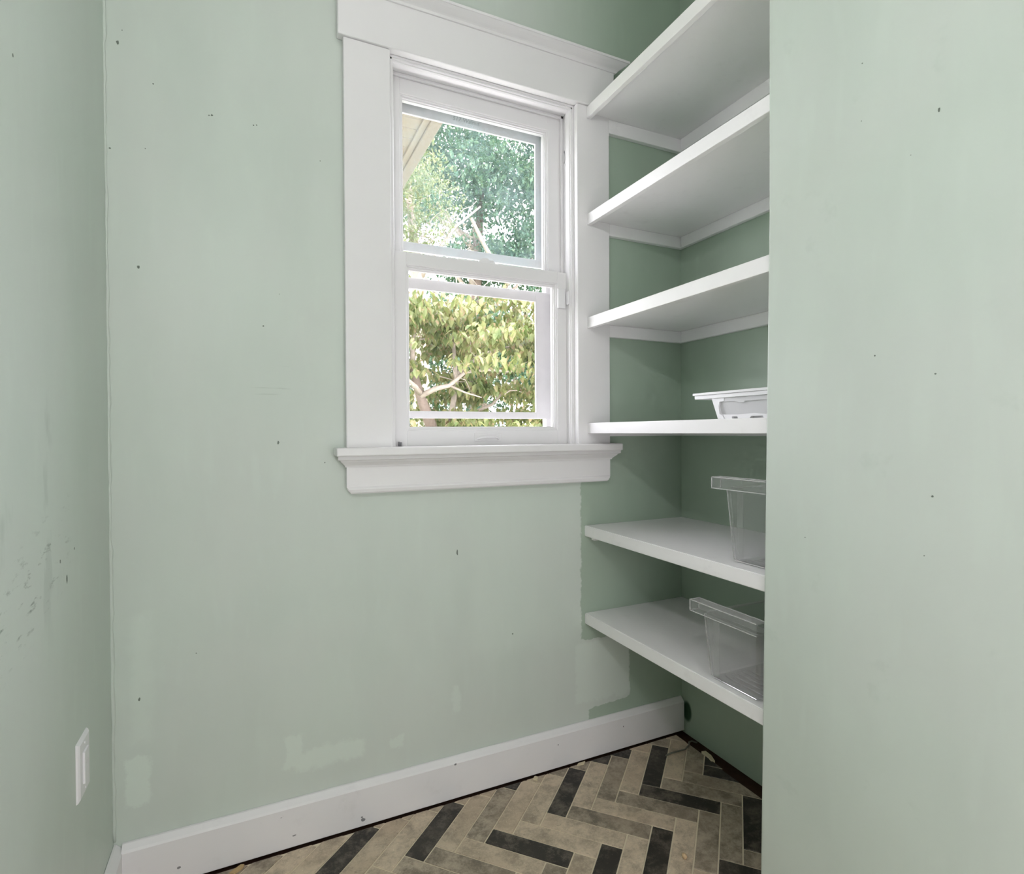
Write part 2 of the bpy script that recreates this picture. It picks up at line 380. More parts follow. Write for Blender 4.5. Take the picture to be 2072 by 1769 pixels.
def tile_mesh(poly, key):
    bm = bmesh.new(); cx = sum(p[0] for p in poly) / len(poly); cy = sum(p[1] for p in poly) / len(poly)
    def ring(s, z):
        out = []
        for p in poly:
            dx, dy = p[0] - cx, p[1] - cy; L = math.hypot(dx, dy) or 1; k = (L - s) / L
            out.append(bm.verts.new((dx * k, dy * k, z)))
        return out
    r = [ring(0, -.009), ring(0, -.0012), ring(.0016, 0)]
    n = len(poly)
    for a, b in ((0, 1), (1, 2)):
        for i in range(n): bm.faces.new((r[a][i], r[a][(i + 1) % n], r[b][(i + 1) % n], r[b][i]))
    bm.faces.new(r[2]); bm.faces.new(r[0][::-1])
    bmesh.ops.recalc_face_normals(bm, faces=bm.faces)
    me = bpy.data.meshes.new('tile'); bm.to_mesh(me); bm.free(); return me, (cx, cy)
full = {}
for T in range(-2, 10):
    for n in range(-46, 46):
        for ty in 'AB':
            ou, ov = n + 4 * T, n - 4 * T
            r = (ou, ou + 4, ov, ov + 1) if ty == 'A' else (ou, ou + 1, ov + 1, ov + 5)
            raw = [wp(r[0] + G, r[2] + G), wp(r[1] - G, r[2] + G), wp(r[1] - G, r[3] - G), wp(r[0] + G, r[3] - G)]
            p = inroom(raw)
            gp = inroom([wp(r[0], r[2]), wp(r[1], r[2]), wp(r[1], r[3]), wp(r[0], r[3])])
            tn = TONE.get((ty, n, T)) or rng.choice('LLLMMMDL')
            if len(gp) >= 3:
                try: gb.faces.new([gb.verts.new((q[0], q[1], -.0022)) for q in gp])
                except Exception: pass
            if len(p) < 3: continue
            ar = abs(sum(p[i][0] * p[(i + 1) % len(p)][1] - p[(i + 1) % len(p)][0] * p[i][1] for i in range(len(p)))) / 2
            if ar < 2e-4: continue
            whole = len(p) == 4 and all(abs(a[0] - b[0]) + abs(a[1] - b[1]) < 1e-9 for a, b in zip(p, raw))
            if whole and (ty, tn) in full:
                me = full[(ty, tn)]; c = (sum(q[0] for q in p) / 4, sum(q[1] for q in p) / 4)
            else:
                me, c = tile_mesh(p, None); me.materials.append(M['tile_' + tn])
                if whole: full[(ty, tn)] = me
            o = bpy.data.objects.new('floor_tile', me); COL.objects.link(o); o.parent = floor
            o.location = Vector((c[0], c[1], 0)) - WL[floor]
finish('grout', gb, 'grout', floor)

# ------------------------------------------------------------------ baseboards
def base_prof(t=.022, h=.133):
    return [(-.001, .004), (-t, .004), (-t, h - .017), (-t + .004, h - .012), (-.006, h - .001), (-.001, h)]
bm = bmesh.new(); prism(bm, base_prof(), 'x', .020, XR - .008, lambda p: -.02 * (1 if p[0] > -.01 else 0) * 0)
tag(finish('baseboard_back', bm, 'white_worn'), 'long chipped white baseboard below the window wall', 'baseboard', kind='structure')
bm = bmesh.new(); prism(bm, [(-p[0], p[1]) for p in base_prof()], 'y', YB + .002, -.001)
tag(finish('baseboard_left', bm, 'white_worn'), 'white baseboard running along the left wall', 'baseboard', kind='structure')

# ------------------------------------------------------------------ the window
win = tag(empty('window_1', (1.065, 0, 1.015)), 'white double-hung window with wide flat casing looking onto trees', 'window', kind='structure')
CT = -.024
boxo('side_casing', (.5905, .730, CT, -.0005, 1.152, 2.3775), 'white', win, .003)
boxo('side_casing', (1.3995, 1.538, CT, -.0005, 1.152, 2.3775), 'white', win, .003)
boxo('head_casing', (.574, 1.5555, -.031, -.0005, 2.378, 2.522), 'white', win, .0035)
bm = bmesh.new()
crown = [(-.0005, 2.517), (-.036, 2.517), (-.040, 2.523), (-.044, 2.526), (-.052, 2.530), (-.062, 2.536), (-.068, 2.541), (-.072, 2.541), (-.072, 2.549), (-.0005, 2.556)]
prism(bm, crown, 'x', .574, 1.5555, lambda p: (p[0] + .03) if p[0] < -.03 else 0, lambda p: -(p[0] + .03) if p[0] < -.03 else 0)
finish('crown_moulding', bm, 'white', win)
bm = bmesh.new(); bx(bm, .556, 1.562, -.071, .03, 1.130, 1.155, .0045, 3)
finish('stool', bm, 'white', win)
bm = bmesh.new()
bed = [(-.0005, 1.096), (-.026, 1.096), (-.028, 1.101), (-.033, 1.106), (-.040, 1.112), (-.043, 1.117), (-.050, 1.119), (-.050, 1.130), (-.0005, 1.130)]
prism(bm, bed, 'x', .5905, 1.538, lambda p: (p[0] + .022) if p[0] < -.022 else 0, lambda p: -(p[0] + .022) if p[0] < -.022 else 0)
finish('bed_moulding', bm, 'white', win)
bm = bmesh.new()
xa0, xa1 = .5905, 1.538
out = [(xa0, 1.100), (xa0, 1.035), (xa0 + .004, 1.026), (xa0 + .013, 1.0155), (xa1 - .013, 1.0155), (xa1 - .004, 1.026), (xa1, 1.035), (xa1, 1.100)]
prism(bm, out, 'y', -.022, -.0005)
finish('apron', bm, 'white', win)
bm = bmesh.new(); prism(bm, [(-.0215, 1.036), (-.0245, 1.0345), (-.028, 1.028), (-.026, 1.019), (-.0215, 1.0165)], 'x', xa0 + .001, xa1 - .001,
                        lambda p: .012 * (1.036 - p[1]) / .02, lambda p: -.012 * (1.036 - p[1]) / .02)
finish('apron_bead', bm, 'white', win)
# jambs and stops
JL, JR, JT, JB = .7355, 1.394, 2.372, 1.14
boxo('jamb', (OX0, JL, .0, .172, JB, OZ1), 'white', win); boxo('jamb', (JR, OX1, .0, .172, JB, OZ1), 'white', win)
boxo('head_jamb', (JL, JR, .0, .172, JT, OZ1), 'white', win)
bm = bmesh.new(); prism(bm, [(.03, OZ0), (.172, OZ0), (.20, OZ0 - .01), (.20, 1.128), (.172, 1.135), (.03, 1.150)], 'x', JL, JR); finish('sill', bm, 'white', win)
def stop_side(x, s):
    bm = bmesh.new()
    pr = [(0, .002), (0, .030), (-.011 * s, .030), (-.011 * s, .012), (-.009 * s, .007), (-.006 * s, .006), (-.005 * s, .002)]
    prism(bm, [(x + p[0], p[1]) for p in pr], 'z', 1.151, JT); return finish('stop', bm, 'white', win)
stop_side(JR, 1); stop_side(JL, -1)
bm = bmesh.new(); prism(bm, [(.002, JT), (.030, JT), (.030, JT - .011), (.012, JT - .011), (.007, JT - .009), (.006, JT - .006), (.002, JT - .005)], 'x', JL, JR); finish('stop', bm, 'white', win)
for (x0, x1) in ((JR - .010, JR), (JL, JL + .010)): boxo('parting_strip', (x0, x1, .064, .074, 1.151, JT), 'white', win, .001, 1)
boxo('parting_strip', (JL, JR, .064, .074, JT - .010, JT), 'white', win, .001, 1)
def ring_frame(bm, x0, x1, z0, z1, ix0, ix1, iz0, iz1, y0, y1, bev=.0015):
    bx(bm, x0, ix0, y0, y1, z0, z1, bev, 1); bx(bm, ix1, x1, y0, y1, z0, z1, bev, 1)
    bx(bm, ix0 - .001, ix1 + .001, y0, y1, z0, iz0, bev, 1); bx(bm, ix0 - .001, ix1 + .001, y0, y1, iz1, z1, bev, 1)
def sash(name, x0, x1, z0, z1, ix0, ix1, iz0, iz1, y0, film=False):
    bm = bmesh.new(); ring_frame(bm, x0, x1, z0, z1, ix0, ix1, iz0, iz1, y0, y0 + .034)
    for k, (e, d) in enumerate(((.004, .004), (.009, .009), (.012, .015))):     # stepped glazing bead
        ring_frame(bm, ix0 - .002, ix1 + .002, iz0 - .002, iz1 + .002, ix0 + e, ix1 - e, iz0 + e, iz1 - e, y0 + d, y0 + .030, .0008)
    o = finish(name, bm, 'white', win)
    boxo('glass_pane', (ix0 + .006, ix1 - .006, y0 + .018, y0 + .021, iz0 + .006, iz1 - .006), 'glass_film' if film else 'glass', o)
    return o
low = sash('lower_sash', .7375, 1.392, 1.151, 1.781, .789, 1.345, 1.206, 1.739, .0305)
upp = sash('upper_sash', .7375, 1.392, 1.745, 2.371, .783, 1.3335, 1.786, 2.3125, .0755, True)
# sash lift on the bottom rail
bm = bmesh.new(); bx(bm, 1.020, 1.120, .0275, .0308, 1.168, 1.196, .001, 1)
tube(bm, [(1.032, .029, 1.176), (1.040, .019, 1.180), (1.055, .014, 1.183), (1.085, .014, 1.183), (1.100, .019, 1.180), (1.108, .029, 1.176)], .0045)
finish('sash_lift', bm, 'white', low)
# cam lock on the meeting rail
bm = bmesh.new(); bx(bm, 1.043, 1.103, .034, .062, 1.781, 1.786, .001, 1)
prism(bm, [(1.046, 1.786), (1.050, 1.791), (1.058, 1.796), (1.068, 1.799), (1.078, 1.798), (1.083, 1.794), (1.086, 1.790), (1.091, 1.794), (1.097, 1.794), (1.101, 1.789), (1.101, 1.786)], 'y', .040, .056)
finish('sash_lock', bm, 'white', low)
# sash pulley in the right jamb
bm = bmesh.new()
prism(bm, [(.052 + .010 * math.cos(a), 2.217 + .034 * math.sin(a)) for a in [k * math.pi / 8 for k in range(16)]], 'x', JR - .0015, JR + .001)
pul = finish('pulley_plate', bm, 'white', win)
bm = bmesh.new(); prism(bm, [(.054 + .005 * math.cos(a), 2.217 + .025 * math.sin(a)) for a in [k * math.pi / 8 for k in range(16)]], 'x', JR - .0019, JR)
finish('pulley_slot', bm, 'grey', pul)
bm = bmesh.new(); prism(bm, [(.054 + .0035 * math.cos(a), 2.214 + .018 * math.sin(a)) for a in [k * math.pi / 8 for k in range(16)]], 'x', JR - .004, JR)
finish('pulley_wheel', bm, 'white', pul)
# storm window outside the sashes
SY = .140
bm = bmesh.new(); ring_frame(bm, JL, JR, 1.137, JT, .775, 1.357, 1.160, 2.342, SY, SY + .03)
stf = finish('storm_frame', bm, 'storm', win)
def storm(name, z0, z1, iz0, iz1, y, ix0, ix1):
    bm = bmesh.new(); ring_frame(bm, .758, 1.374, z0, z1, ix0, ix1, iz0, iz1, y, y + .010, .001)
    o = finish(name, bm, 'storm', win)
    boxo('glass_pane', (ix0 - .002, ix1 + .002, y + .004, y + .007, iz0 - .002, iz1 + .002), 'glass', o); return o
su = storm('storm_sash', 1.820, 2.336, 1.851, 2.287, SY - .004, .795, 1.3135)
sl = storm('storm_sash', 1.248, 1.730, 1.273, 1.693, SY - .004, .795, 1.312)
tc = bpy.data.curves.new('handwriting', 'FONT'); tc.body = '517 Walnut'; tc.size = .021; tc.shear = .2; tc.extrude = .0002
to = bpy.data.objects.new('tmp_text', tc); COL.objects.link(to)
me = bpy.data.meshes.new_from_object(to.evaluated_get(bpy.context.evaluated_depsgraph_get())); bpy.data.objects.remove(to)
me.materials.clear(); me.materials.append(M['pencil'])
th = bpy.data.objects.new('handwriting', me); COL.objects.link(th); th.parent = su
th.rotation_euler = (math.radians(90), 0, 0); th.location = Vector((.985, SY - .0046, 2.303)) - WL[su]
th['label'] = 'faint pencilled address on the storm sash top rail'

# contact sensor on the sash, its magnet on the stop, a small metal clip
bm = bmesh.new(); bx(bm, 1.3440, 1.3770, .0205, .0302, 1.648, 1.721, .004, 3)
t_ = finish('contact_sensor', bm, 'plastic'); tag(t_, 'white plastic alarm sensor stuck on the lower sash side', 'sensor', 'window alarm pieces')
bm = bmesh.new(); bx(bm, 1.3755, 1.3828, .0035, .0195, 1.661, 1.708, .0025, 3)
tag(finish('sensor_magnet', bm, 'plastic'), 'slim white magnet bar on the window stop beside the sensor', 'sensor', 'window alarm pieces')
clip_o = empty('sash_clip', (.762, .02, 1.1555))
boxo('clip_plate', (.7565, .7590, .010, .0225, 1.1555, 1.170), 'grey', clip_o, .0006, 1)
boxo('clip_plate', (.7610, .7670, .010, .0225, 1.1555, 1.169), 'grey', clip_o, .0006, 1)
tag(clip_o, 'tiny grey metal clip on the left end of the window sill', 'clip')

# nail holes and specks
def speck(parent, x, y, z, n, r=.0025, mat='dark', el=1.0):
    bm = bmesh.new(); k0 = random.random() * 6
    vs = []
    for k in range(7):
        a = k * 2 * math.pi / 7 + k0; q = r * (.7 + .6 * random.random()); c, s = q * math.cos(a), q * math.sin(a) * el
        vs.append(bm.verts.new((x + c, y, z + s) if n == 'y' else (x, y + c, z + s)))
    bm.faces.new(vs); r_ = bmesh.ops.extrude_face_region(bm, geom=bm.faces[:])
    for v in [g for g in r_['geom'] if isinstance(g, bmesh.types.BMVert)]:
        if n == 'y': v.co.y -= .0004
        else: v.co.x += .0004 if n == 'x' else -.0004
    return finish('nail_hole', bm, mat, parent)
for (x, z, r, e) in ((.0303, 2.2107, .0036, 1.6), (.2365, 2.072, .002, 1), (.2435, 2.074, .0026, 1), (.347, 2.070, .002, 1), (.3545, 2.072, .002, 1), (.4034, 1.1721, .0028, 1.8), (.9448, .8024, .003, 3.0),
                     (1.1446, .5003, .0028, .8), (.0695, 1.6378, .003, 1.4), (.0602, .501, .0026, 1.8), (.1917, .5996, .0018, 1), (.3674, 1.5051, .0022, 1), (.5255, 2.0051, .0016, 1),
                     (.1073, 2.124, .002, 1), (.0107, 1.9349, .0022, 1), (.531, 1.111, .0022, 1), (.04, 2.245, .0015, 1), (.088, 1.95, .0014, 1), (.41, 1.60, .0013, 1)):
    speck(wall_back, x, 0, z, 'y', r, 'dark', e)
for (y, z, r, e) in ((-1.0306, 1.9209, .0018, 1), (-1.1652, 1.7591, .003, 2), (-1.0287, 1.8088, .0014, 1), (-1.1195, 1.7007, .0018, .7), (-1.1605, 1.2977, .0026, .8), (-1.0549, 1.3433, .002, 1.3),
                     (-1.1561, 1.0807, .0024, 1.2), (-1.1427, .9725, .0016, 1), (-.905, .965, .003, .3)):
    speck(wall_part, XP, y, z, '-x', r * .65, 'dark', e)
for (y, z, r, e) in ((-.3606, .9116, .004, 1.8), (-.60, 1.8, .002, 1.6), (-.3083, .9628, .002, 1.5), (-.40, .955, .002, 2)):
    speck(wall_left, 0, y, z, 'x', r, 'dark', e)
bb = bpy.data.objects['baseboard_back']
for (x, z, r, e) in ((.6303, .0225, .006, 1.0), (.627, .031, .003, 1), (.148, .0398, .0045, .7), (.4345, .0359, .005, .35), (1.3113, .085, .002, 1.4), (1.5935, .085, .002, 1.3), (.9266, .115, .004, .7)):
    o = speck(bb, x, -.022, z, 'y', r, 'grey', e); o.name = 'paint_chip'

# lumpy caulk bead in the left corner
rb = random.Random(2); pts = []; rad = []
for i in range(110):
    z = .14 + i * (ZC - .15) / 109; pts.append((.0015 + rb.uniform(-.0012, .0016), -.0015 + rb.uniform(-.0012, .0012), z)); rad.append(rb.uniform(.0025, .0055) * (1.25 if z < .9 else 1))
finish('caulk_bead', tube(bmesh.new(), pts, rad, 6), 'wall', wall_back, True)

# wall switch plate on the left wall
sw = empty('switch_plate', (0, -.278, .431))
bm = bmesh.new(); prism(bm, [(0, -.3185), (0, -.2375), (.0035, -.2390), (.0065, -.2435), (.0065, -.3125), (.0035, -.3170)], 'z', .4315, .5555)
for v in bm.verts:
    if v.co.x > .004: v.co.z = .4935 + (v.co.z - .4935) * .905
    elif v.co.x > .001: v.co.z = .4935 + (v.co.z - .4935) * .97
finish('plate', bm, 'plastic', sw)
rk = boxo('rocker', (.0060, .0105, -.2945, -.2615, .4600, .5270), 'plastic', sw, .0012, 2)
boxo('socket_slot', (.0098, .0108, -.2840, -.2825, .4980, .5060), 'storm', rk)
boxo('socket_slot', (.0098, .0108, -.2740, -.2725, .4980, .5060), 'storm', rk)
for z in (.4455, .5415):
    bm = bmesh.new(); bmesh.ops.create_cone(bm, cap_ends=True, segments=10, radius1=.003, radius2=.0025, depth=.0016)
    bmesh.ops.rotate(bm, verts=bm.verts, matrix=Matrix.Rotation(math.pi / 2, 3, 'Y')); bmesh.ops.translate(bm, verts=bm.verts, vec=(.0072, -.278, z)); finish('screw', bm, 'plastic', sw)
tag(sw, 'white wall plate low on the left wall near the corner', 'wall plate')

# ------------------------------------------------------------------ shelves
XS = 1.4392; YE = -.790
def shelf(top, face_h, cleat_h, upper, label, back_y=-.001):
    y_end = ye(top) + .001
    root = empty('shelf', (1.66, -.4, top - .05))
    bm = bmesh.new()
    t = .019 if upper else face_h
    x0 = XS + (.018 if upper else 0)
    if upper: poly = [(x0, CT - .0005), (1.5385, CT - .0005), (1.5385, -.001), (XR - .001, -.001), (XR - .001, y_end), (x0, y_end)]
    else: poly = [(x0, -.001), (XR - .001, -.001), (XR - .001, y_end), (x0, y_end)]
    prism(bm, poly, 'z', top - t, top)
    es = [e for e in bm.edges if all(abs(v.co.x - x0) < 1e-5 for v in e.verts) and abs(e.verts[0].co.z - e.verts[1].co.z) < 1e-5]
    if not upper: bmesh.ops.bevel(bm, geom=es, offset=.0025, segments=2, affect='EDGES')
    finish('board', bm, 'shelf', root)
    if upper:
        bm = bmesh.new(); bx(bm, XS, x0, y_end, CT - .0005, top - face_h, top, .0015, 2); finish('front_strip', bm, 'shelf', root)
        xl = 1.5385
    else: xl = 1.467
    zt = top - t - .0002
    boxo('cleat', (xl, XR - .0005, -.0205, -.0005, zt - cleat_h, zt), 'shelf', root, .0015, 1)
    boxo('cleat', (XR - .0185, XR - .0005, y_end, -.021, zt - cleat_h, zt), 'shelf', root, .0015, 1)
    return tag(root, label, 'shelf', 'alcove shelves')
shelf(2.3714, .0410, .050, True, 'topmost white shelf, its front edge rising steeply out of frame')
shelf(1.9859, .0395, .043, True, 'second white shelf from the top, beside the upper window sash')
shelf(1.6125, .0395, .044, True, 'third white shelf from the top, beside the lower window sash')
shelf(1.2301, .0380, .030, True, 'white shelf at eye level holding the white plastic tray')
shelf(.8538, .0395, .016, False, 'white shelf just below the window sill holding a clear bin')
shelf(.5309, .0400, .014, False, 'lowest white shelf, above the baseboard, holding a clear bin')

# ------------------------------------------------------------------ clear bins with a front pull lip
def bin_(xf, y0, zb, h, depth, label, yfar):
    """xf front plane of the lip, y0 left end of the lip, zb base, h height of the lip top"""
    root = empty('storage_bin', (xf + depth / 2, (y0 + yfar) / 2, zb)); th = .0028
    yl = y0 - .036; yr = yfar + .012; zt = zb + h; zs = zt - .030
    X0t, X0b = xf + .012, xf + .022; X1t, X1b = xf + depth, xf + depth - .012
    Yl_t, Yl_b = yl, yl - .014; Yr_t, Yr_b = yr, yr + .008
    def ringv(bm, z, k, off):
        a = k
        x0 = X0b + (X0t - X0b) * a + off; x1 = X1b + (X1t - X1b) * a - off
        ya = Yl_b + (Yl_t - Yl_b) * a - off; yb = Yr_b + (Yr_t - Yr_b) * a + off
        pts = []; r = .012
        for (cx, cy, a0) in ((x0 + r, ya - r, math.pi / 2), (x0 + r, yb + r, math.pi), (x1 - r, yb + r, 1.5 * math.pi), (x1 - r, ya - r, 0)):
            for k2 in range(4):
                an = a0 + k2 * math.pi / 6; pts.append(bm.verts.new((cx + r * math.cos(an), cy + r * math.sin(an), z)))
        return pts
    bm = bmesh.new()
    rs = [ringv(bm, zb + .0002, 0, .006), ringv(bm, zb + .005, .02, 0), ringv(bm, zs, 1, 0), ringv(bm, zs, 1, th), ringv(bm, zb + .007, .02, th), ringv(bm, zb + .0032, 0, .008)]
    for i in range(len(rs) - 1):
        n = len(rs[i])
        for k in range(n): bm.faces.new((rs[i][k], rs[i][(k + 1) % n], rs[i + 1][(k + 1) % n], rs[i + 1][k]))
    bm.faces.new(rs[0]); bm.faces.new(rs[-1])
    body = finish('body', bm, 'clear', root, origin=(xf + depth / 2, (yl + yr) / 2, zb))
    # lip: an inverted channel along the front, closed at its left end
    def slab(nm, *dm): return boxo(nm, dm, 'clear', root, .0008, 1)
    lip = bmesh.new()
    bx(lip, xf, xf + .034, yr, y0, zt - th, zt, .0006, 1); bx(lip, xf, xf + th, yr, y0, zs, zt - th, .0006, 1)
    bx(lip, xf + th, xf + .034, y0 - th, y0, zs, zt - th, .0006, 1); bx(lip, xf + .031, xf + .034, yr, y0 - th, zs, zt - th, .0006, 1)
    finish('front_lip', lip, 'clear', root)
    le = bmesh.new(); e = .0011  # thin whitish strips put in as edge highlights
    for (ya, yb, xx, zz) in ((yr, y0, xf, zt), (yr, y0, xf, zs), (yr, y0, xf + .034, zt)): bx(le, xx - e, xx + e, ya, yb, zz - e, zz + e)
    for xx in (xf, xf + .033): bx(le, xx - e, xx + e, y0 - e, y0 + e, zs, zt)
    for zz in (zs, zt): bx(le, xf, xf + .034, y0 - e, y0 + e, zz - e, zz + e)
    finish('lip_highlight', le, 'edge_highlight', root)
    finish('corner_highlight', tube(bmesh.new(), [(X0b + .004, Yl_b - .003, zb + .004), (X0t + .003, Yl_t - .003, zs)], .0014, 6), 'edge_highlight', root)
    finish('foot_highlight', tube(bmesh.new(), [(X0b + .001, Yl_b - .012, zb + .003), (X0b + .001, Yr_b + .012, zb + .003)], .0014, 6), 'edge_highlight', root)
    rim = bmesh.new()
    bx(rim, xf + .034, X1t, yl - .006, yl + .004, zs, zs + .004, .0006, 1); bx(rim, X1t - .008, X1t + .004, yr, yl - .006, zs, zs + .004, .0006, 1)
    finish('side_rim', rim, 'clear', root)
    for i in range(2):
        xx = xf + .15 + i * .09; boxo('rim_rib', (xx, xx + .003, yl + .0045, yl + .009, zs - .012, zs + .003), 'clear', root)
    for i in range(5):
        xx = xf + .05 + i * .022; boxo('base_rib', (xx, xx + .006, yr + .02, yl - .04, zb + .0034, zb + .0055), 'clear', root, .001, 1)
    boxo('corner_rib', (X0t + .004, X0t + .0065, yl - .055, yl - .035, zb + .012, zs - .004), 'clear', root, .0006, 1)
    return tag(root, label, 'storage bin', 'clear plastic bins')
bin_(1.466, -.598, .8538, .2205, .33, 'clear plastic bin on the shelf just below the sill', -.785)
bin_(1.4375, -.545, .5309, .1995, .36, 'clear plastic bin on the lowest shelf', -.782)

# ------------------------------------------------------------------ white tray on the eye-level shelf
tr = empty('plastic_tray', (1.66, -.66, 1.2301))
bm = bmesh.new(); bx(bm, 1.498, 1.815, -.787, -.4915, 1.3005, 1.3075, .0012, 2); lid = finish('lid', bm, 'plastic', tr)
bm = bmesh.new(); bx(bm, 1.501, 1.812, -.785, -.4965, 1.2895, 1.3003, .0012, 2); finish('rim', bm, 'plastic', tr)
bm = bmesh.new()
def tray_ring(z, yl, x0, x1): return [bm.verts.new(p) for p in ((x0, yl, z), (x0, -.783, z), (x1, -.783, z), (x1, yl, z))]
rs = [tray_ring(1.2303, -.583, 1.517, 1.80), tray_ring(1.238, -.578, 1.515, 1.802), tray_ring(1.2893, -.560, 1.508, 1.808)]
for i in range(2):
    for k in range(4): bm.faces.new((rs[i][k], rs[i][(k + 1) % 4], rs[i + 1][(k + 1) % 4], rs[i + 1][k]))
bm.faces.new(rs[0]); bm.faces.new(rs[2]); finish('basin', bm, 'tray', tr)
bm = bmesh.new(); prism(bm, [(-.5595, 1.2893), (-.5835, 1.2303), (-.606, 1.2303), (-.600, 1.240), (-.588, 1.246), (-.585, 1.268), (-.588, 1.279), (-.604, 1.281), (-.604, 1.2893)], 'x', 1.5045, 1.514); finish('corner_post', bm, 'plastic', tr)
bm = bmesh.new(); prism(bm, [(-.606, 1.2303), (-.632, 1.2303), (-.630, 1.2375), (-.648, 1.2375), (-.652, 1.2303), (-.688, 1.2303), (-.694, 1.2375), (-.730, 1.2375), (-.734, 1.2303), (-.778, 1.2303), (-.778, 1.2440), (-.735, 1.2415), (-.700, 1.2445), (-.650, 1.2425), (-.600, 1.2440)], 'x', 1.5065, 1.516); finish('foot_rail', bm, 'plastic', tr)
bm = bmesh.new(); prism(bm, [(-.604, 1.2893), (-.604, 1.279), (-.640, 1.279), (-.655, 1.274), (-.672, 1.274), (-.674, 1.278), (-.778, 1.278), (-.778, 1.2893)], 'x', 1.506, 1.512); finish('upper_band', bm, 'tray', tr)
tag(tr, 'shallow white plastic tray with a wide lid on the eye-level shelf', 'tray')

# ------------------------------------------------------------------ bits on the floor
bm = bmesh.new(); blob(bm, (1.4236, -.5359, .0075), (.0065, .009, .0075), 10); tag(finish('pebble', bm, 'pebble', smooth=True), 'tan pebble lying on a grey floor tile', 'pebble')
def shard(name, pts, z0, h, mat, label, cat):
    bm = bmesh.new(); prism(bm, pts, 'z', z0, z0 + h); tag(finish(name, bm, mat), label, cat)
shard('wood_splinter', [(.268, -.052), (.296, -.0325), (.305, -.036), (.300, -.045), (.280, -.058)], 0.0003, .006, 'chipwood', 'yellowish wood splinter beside the baseboard at lower left', 'wood splinter')
shard('tile_chip', [(1.200, -.040), (1.214, -.028), (1.222, -.036), (1.212, -.052)], .0003, .003, 'chippale', 'pale triangular chip against the baseboard below the window', 'chip')
shard('tile_offcut', [(1.842, -.165), (1.858, -.170), (1.856, -.200), (1.842, -.232), (1.832, -.222), (1.840, -.196)], -.0118, .016, 'chippale', 'pale tile offcut in the dark gap under the shelves', 'tile offcut')
shard('tile_sliver', [(1.378, -.038), (1.39, -.028), (1.42, -.028), (1.405, -.043)], .0003, .002, 'chippale', 'thin pale sliver lying along the baseboard right of the chip', 'chip')
bm = bmesh.new()
tube(bm, [(1.7046, -.1283, .003), (1.735, -.124, .003), (1.7974, -.128, .003), (1.818, -.118, .003), (1.832, -.112, .004), (1.842, -.100, .005), (1.858, -.098, .004), (1.872, -.112, .001)], .0028, 8)
tag(finish('plastic_strap', bm, 'wire', smooth=True), 'thin dark bent strap on the floor in the alcove corner', 'strap')

# ------------------------------------------------------------------ outdoors: lawn, eave, trees
tag(boxo('ground', (-30, 40, .14, 60, -1.0, -.9), 'grass'), 'green lawn outside the window', 'ground', kind='structure')
tag(boxo('bounce_slab', (-9, 7, .14, 3.7, -.9, -.86), 'slab_pale'), 'unseen pale slab added outside to bounce daylight onto the shelves', 'bounce_slab', kind='structure')  # unseen slab added to throw daylight up through the window
ev = empty('roof_eave', (1.0, 2.2, 3.05))
for i in range(18):
    y0 = .45 + i * .115; boxo('soffit_board', (.10, 1.265, y0, y0 + .112, 3.05, 3.062), 'cream', ev, .003, 1)
bm = bmesh.new(); bx(bm, 1.262, 1.30, .45, 2.52, 3.035, 3.052, .002, 1); finish('soffit_trim', bm, 'cream', ev)
boxo('fascia', (1.30, 1.365, .45, 2.52, 3.02, 3.20), 'cream2', ev, .003, 1)
boxo('fascia', (.10, 1.365, 2.52, 2.56, 3.02, 3.20), 'cream2', ev, .003, 1)
bm = bmesh.new(); prism(bm, [(1.40, 3.20), (1.40, 3.225), (.10, 3.75), (.10, 3.20)], 'y', .45, 2.60); finish('roof_deck', bm, 'roof', ev)
tag(ev, 'cream boarded roof eave seen through the upper window pane', 'eave')

def leaf_verts(c, L, W_, yaw, pitch, roll, fold=.25):
    R = Matrix.Rotation(yaw, 3, 'Z') @ Matrix.Rotation(pitch, 3, 'Y') @ Matrix.Rotation(roll, 3, 'X')
    loc = [(0, 0, 0), (.35 * L, W_ * .5, fold * W_ * .5), (.35 * L, 0, 0), (.35 * L, -W_ * .5, fold * W_ * .5), (.75 * L, W_ * .32, fold * W_ * .2 - .06 * L), (.75 * L, 0, -.06 * L), (.75 * L, -W_ * .32, fold * W_ * .2 - .06 * L), (L, 0, -.16 * L)]
    return [Vector(c) + R @ Vector(p) for p in loc]
LF = [(0, 2, 1), (0, 3, 2), (1, 2, 5, 4), (2, 3, 6, 5), (4, 5, 7), (5, 6, 7)]
def mesh_from(name, vs, fs, mat, parent, smooth=False):
    me = bpy.data.meshes.new(name); o0 = WL[parent]
    me.from_pydata([tuple(Vector(v) - o0) for v in vs], [], fs); me.materials.append(M[mat]); me.update()
    o = bpy.data.objects.new(name, me); COL.objects.link(o); o.parent = parent; WL[o] = o0; return o

def branch_set(root, segs, mat):
    for pts, r0, r1 in segs:
        n = len(pts); bm = tube(bmesh.new(), pts, [r0 + (r1 - r0) * i / (n - 1) for i in range(n)], 7)
        finish('branch', bm, mat, root, True)

def wob(a, b, n, s, rg):
    a, b = Vector(a), Vector(b); out = []
    for i in range(n):
        k = i / (n - 1); p = a.lerp(b, k)
        if 0 < i < n - 1: p += Vector((rg.uniform(-s, s), rg.uniform(-s, s), rg.uniform(-s, s)))
        out.append(p)
    return out

